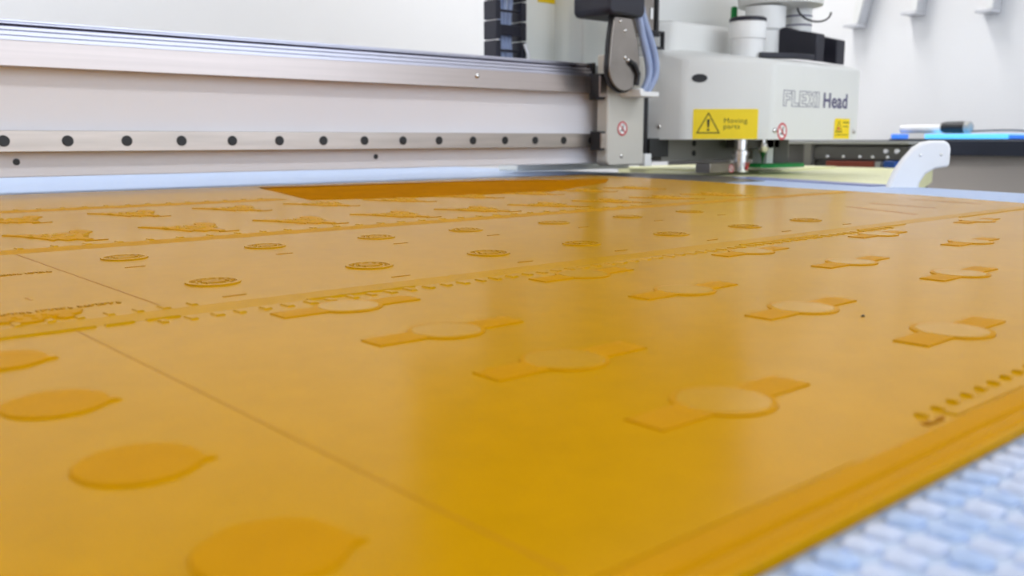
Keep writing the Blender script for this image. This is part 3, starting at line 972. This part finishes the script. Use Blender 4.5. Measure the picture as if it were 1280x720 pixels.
K('green_foot', MB().prism([(1.378, 0.92), (1.395, 0.905), (1.49, 0.905), (1.512, 0.92), (1.512, 0.975), (1.378, 0.975)], 'z', 0.008, 0.0145), 'green', 'green foam pressure foot', 0.001)
K('tool_post', MB().box(1.432, 1.452, 0.945, 0.975, 0.0145, 0.0575), 'white')
K('tool_post', MB().box(1.456, 1.500, 0.945, 0.985, 0.0145, 0.0575), 'dgrey')
K('hole_plug', MB().lathe([(0.0052, 0), (0.0052, 0.001)], (1.4175 - 0.115, 1.0062, 0.033), (0, -1, 0), 12), 'hole')
K('hole_plug', MB().lathe([(0.0052, 0), (0.0052, 0.001)], (1.4175 - 0.115, 1.0062, 0.050), (0, -1, 0), 12), 'hole')

# ------------------------------------------------------------------ black cable chain behind the beam
ch = empty('cable_chain', (0.99, 1.16, 0.16), 'black plastic cable chain hanging behind the gantry beam', 'cable chain')
LZ = 0.030
for k in range(11):
    z = 0.150 + k * LZ
    mb = MB().box(0.944, 0.954, 1.112, 1.142, z, z + LZ - 0.002).box(0.997, 1.007, 1.112, 1.142, z, z + LZ - 0.002)
    if k % 2 == 0:
        mb.box(0.954, 0.997, 1.113, 1.118, z + 0.006, z + 0.022)
    else:
        mb.box(0.954, 0.997, 1.115, 1.117, z + 0.011, z + 0.015)
    mb.build('chain_link', 'navy', ch, 0.001)
for k, x in enumerate((0.968, 0.978, 0.988)):
    pts = [(x + 0.003 * math.sin(z * 40 + k), 1.130, z) for z in [0.14 + 0.012 * q for q in range(28)]]
    o = MB().tube(pts, 0.0045, 8).build('cable', 'cable', ch, smooth=60)
o = MB().tube([(1.000, 1.108, 0.205), (1.006, 1.107, 0.19), (1.005, 1.108, 0.175), (1.010, 1.110, 0.160)], 0.0035, 8).build('cable', 'white', ch, smooth=60)

# ------------------------------------------------------------------ right of the table: shelf, bracket, rack
sh = empty('parking_shelf', (1.5, 0.9, -0.03), 'cream painted shelf beyond the table below the tool head', 'shelf')
MB().prism([(1.15, 0.56), (1.90, 0.86), (1.90, 1.36), (1.50, 1.36), (1.30, 0.98), (1.20, 0.80)], 'z', -0.03, -0.003).build('shelf_top', 'cream', sh, 0.001)
MB().prism([(1.42, 0.95), (1.80, 1.02), (1.80, 1.30), (1.42, 1.30)], 'z', -0.003, 0.001).build('shelf_panel', 'cream', sh, 0.001)
for lx, ly in ((1.3, 0.85), (1.8, 0.95), (1.55, 1.3), (1.8, 1.3)):
    MB().box(lx - 0.02, lx + 0.02, ly - 0.02, ly + 0.02, FLOOR, -0.03).build('leg', 'grey', sh)

# white fin standing at the table edge, facing the camera side
fin2 = [(-0.040, -0.012), (-0.036, 0.004), (-0.030, 0.020), (-0.021, 0.035), (-0.011, 0.0475), (-0.002, 0.0535), (0.008, 0.0555), (0.022, 0.0555), (0.0275, 0.0525), (0.0295, 0.046),
        (0.0295, 0.0265), (0.027, 0.0245), (0.014, 0.0225), (0.004, 0.0165), (-0.002, 0.006), (-0.005, -0.012)]
fe = empty('guard_fin', (1.09, 0.505, -0.012), 'white rounded guard fin standing at the right table edge', 'guard')
ux, uy = math.sin(math.radians(AZ)) , -math.cos(math.radians(AZ))
fm = MB().prism([(a * 1.07, b) for a, b in fin2], 'z', 0, 0.012)
me = fm.mesh('fin', 'fin')
place_mesh(me, (1.094, 0.512, 0.0), (ux, uy, 0), (0, 0, 1))
link('fin', me, fe, 0.0035, 40, 3)
nrm = Vector((ux, uy, 0)).cross(Vector((0, 0, 1)))
for a, b in ((-0.004, 0.0385), (0.0185, 0.0390)):
    pnt = Vector((1.094, 0.512, b)) + Vector((ux, uy, 0)) * a * 1.07 + nrm * 0.0119
    MB().lathe([(0.0019, 0), (0.0016, 0.0008), (0.0008, 0.0012)], pnt, nrm, 12).build('screw', 'chrome', fe, smooth=50)

rk = empty('equipment_rack', (2.0, 1.15, FLOOR), 'dark steel equipment rack behind the cream shelf', 'rack')
MB().box(1.985, 2.08, 0.95, 1.62, FLOOR, 0.046).build('cabinet', 'dgrey', rk, 0.002)
MB().box(1.965, 2.09, 0.945, 1.64, 0.046, 0.052).build('rack_top', 'grey', rk, 0.001)
MB().box(1.965, 1.9845, 1.178, 1.196, -0.03, 0.0455).build('post', 'mid', rk)
MB().box(1.955, 1.9845, 1.325, 1.40, -0.03, 0.0455).build('post', 'mid', rk)
MB().box(1.974, 1.9845, 0.95, 1.176, 0.012, 0.040).build('rail_bar', 'dgrey', rk)
for y in (1.14, 1.10, 1.06, 1.03, 0.995, 0.955):
    MB().lathe([(0.004, 0), (0.003, 0.0015)], (1.9738, y, 0.018), (-1, 0, 0), 10).build('bolt', 'chrome', rk)
for y in (1.000, 0.975):
    MB().lathe([(0.006, 0), (0.005, 0.0015)], (1.9738, y, 0.031), (-1, 0, 0), 10).build('bolt', 'chrome', rk)
MB().box(1.960, 1.9845, 1.02, 1.135, -0.02, 0.008).build('red_block', 'rust', rk, 0.001)['label'] = 'rust red block'
MB().box(1.960, 1.9845, 1.003, 1.016, -0.02, 0.008).build('side_plate', 'grey', rk)
MB().box(1.950, 1.9845, 0.965, 0.992, -0.02, 0.010).build('blue_block', 'blue', rk, 0.002)['label'] = 'blue plastic block'

# ------------------------------------------------------------------ bench along the right wall and what lies on it
bn = empty('workbench', (2.9, 0.6, FLOOR), 'dark workbench along the right wall', 'workbench')
MB().box(2.62, 3.195, -1.2, 1.68, 0.012, 0.054).build('worktop', 'bench', bn, 0.002)
MB().box(2.66, 2.68, -1.15, 1.60, FLOOR, 0.012).build('back_panel', 'apron', bn)
for ly in (-1.1, 1.58):
    MB().box(2.72, 2.78, ly - 0.03, ly + 0.03, FLOOR, 0.012).build('leg', 'grey', bn)

lp = empty('light_pad', (2.72, 1.12, 0.054), 'flat pad glowing bright blue on the workbench', 'light pad')
MB().box(2.64, 2.80, 0.93, 1.33, 0.0543, 0.0580).build('base', 'bench', lp)
MB().box(2.638, 2.78, 1.01, 1.225, 0.0581, 0.0715).build('panel', 'glowc', lp, 0.002)
MB().box(2.640, 2.78, 0.93, 1.000, 0.0581, 0.0690).build('panel', 'glow', lp, 0.002)
MB().box(2.640, 2.70, 1.30, 1.325, 0.0581, 0.0720).build('indicator', 'glow', lp, 0.002)
nt_ = tag(MB().prism([(2.82, 1.225), (2.96, 1.225), (2.96, 1.40), (2.82, 1.40)], 'z', 0.0542, 0.0790).build('notebook', 'white', None, 0.002),
          'white closed notebook lying behind the left end of the glowing pad', 'notebook')
td = empty('torch', (2.75, 1.15, 0.0725), 'white handheld torch with a black grip on the glowing pad', 'torch')
ax = Vector((0, -1, 0))
zc = 0.0722 + 0.0175
MB().lathe([(0.0105, 0), (0.0115, 0.02), (0.0125, 0.13)], (2.70, 1.325, zc - 0.003), ax, 20).build('body', 'white', td, smooth=50)
MB().lathe([(0.0145, 0), (0.0168, 0.012), (0.0172, 0.060), (0.0165, 0.064)], (2.70, 1.2035, zc), ax, 20).build('grip', 'black', td, smooth=50)
MB().lathe([(0.0165, 0), (0.0172, 0.004), (0.0165, 0.014), (0.008, 0.020)], (2.70, 1.1390, zc), ax, 20).build('end_cap', 'grey', td, smooth=50)
cpts = []
for k in range(20):
    t = k / 19
    cpts.append((2.70 + 0.03 * math.sin(t * 4), 1.123 - 0.19 * t, 0.0790 + 0.0045 * math.sin(t * PI) - 0.004 * t))
tag(MB().tube(cpts, 0.0022, 8).build('lead', 'bench', None, smooth=60), 'thin dark lead running right from the torch', 'cable')
bx = empty('yellow_box', (2.75, 0.93, 0.054), 'small yellow box at the right end of the workbench', 'box')
MB().box(2.66, 2.74, 0.875, 0.945, 0.0545, 0.080).build('carton', 'yellow', bx, 0.001)
MB().box(2.658, 2.742, 0.873, 0.947, 0.0801, 0.083).build('lid', 'yellow', bx, 0.001)

# clear holders fixed to the wall above the bench
for y, z, tilt, lbl in ((1.735, 0.462, 0.05, 'clear plastic holder on the wall, nearest the tool head'),
                        (1.525, 0.485, 0.01, 'clear plastic holder on the wall, middle one of three'),
                        (1.280, 0.468, 0.01, 'clear plastic holder on the wall, rightmost of three')):
    e = empty('wall_holder', (3.2, y, z), lbl, 'holder', 'clear holders on the right wall')
    L = 0.26
    mb = MB().prism([(y - 0.012, z), (y + 0.010, z), (y + 0.026 - tilt, z + L), (y - 0.028 - tilt, z + L)], 'x', 3.135, 3.142)
    mb.build('front', 'white', e, 0.002)
    MB().prism([(y - 0.012, z), (y - 0.004, z), (y - 0.020 - tilt, z + L), (y - 0.028 - tilt, z + L)], 'x', 3.1425, 3.1985).build('side', 'clear', e)
    MB().prism([(y + 0.004, z), (y + 0.010, z), (y + 0.026 - tilt, z + L), (y + 0.020 - tilt, z + L)], 'x', 3.1425, 3.1985).build('side', 'clear', e)
    MB().box(3.13, 3.1985, y - 0.014, y + 0.040, z - 0.012, z - 0.001).build('ledge', 'clear', e, 0.002)
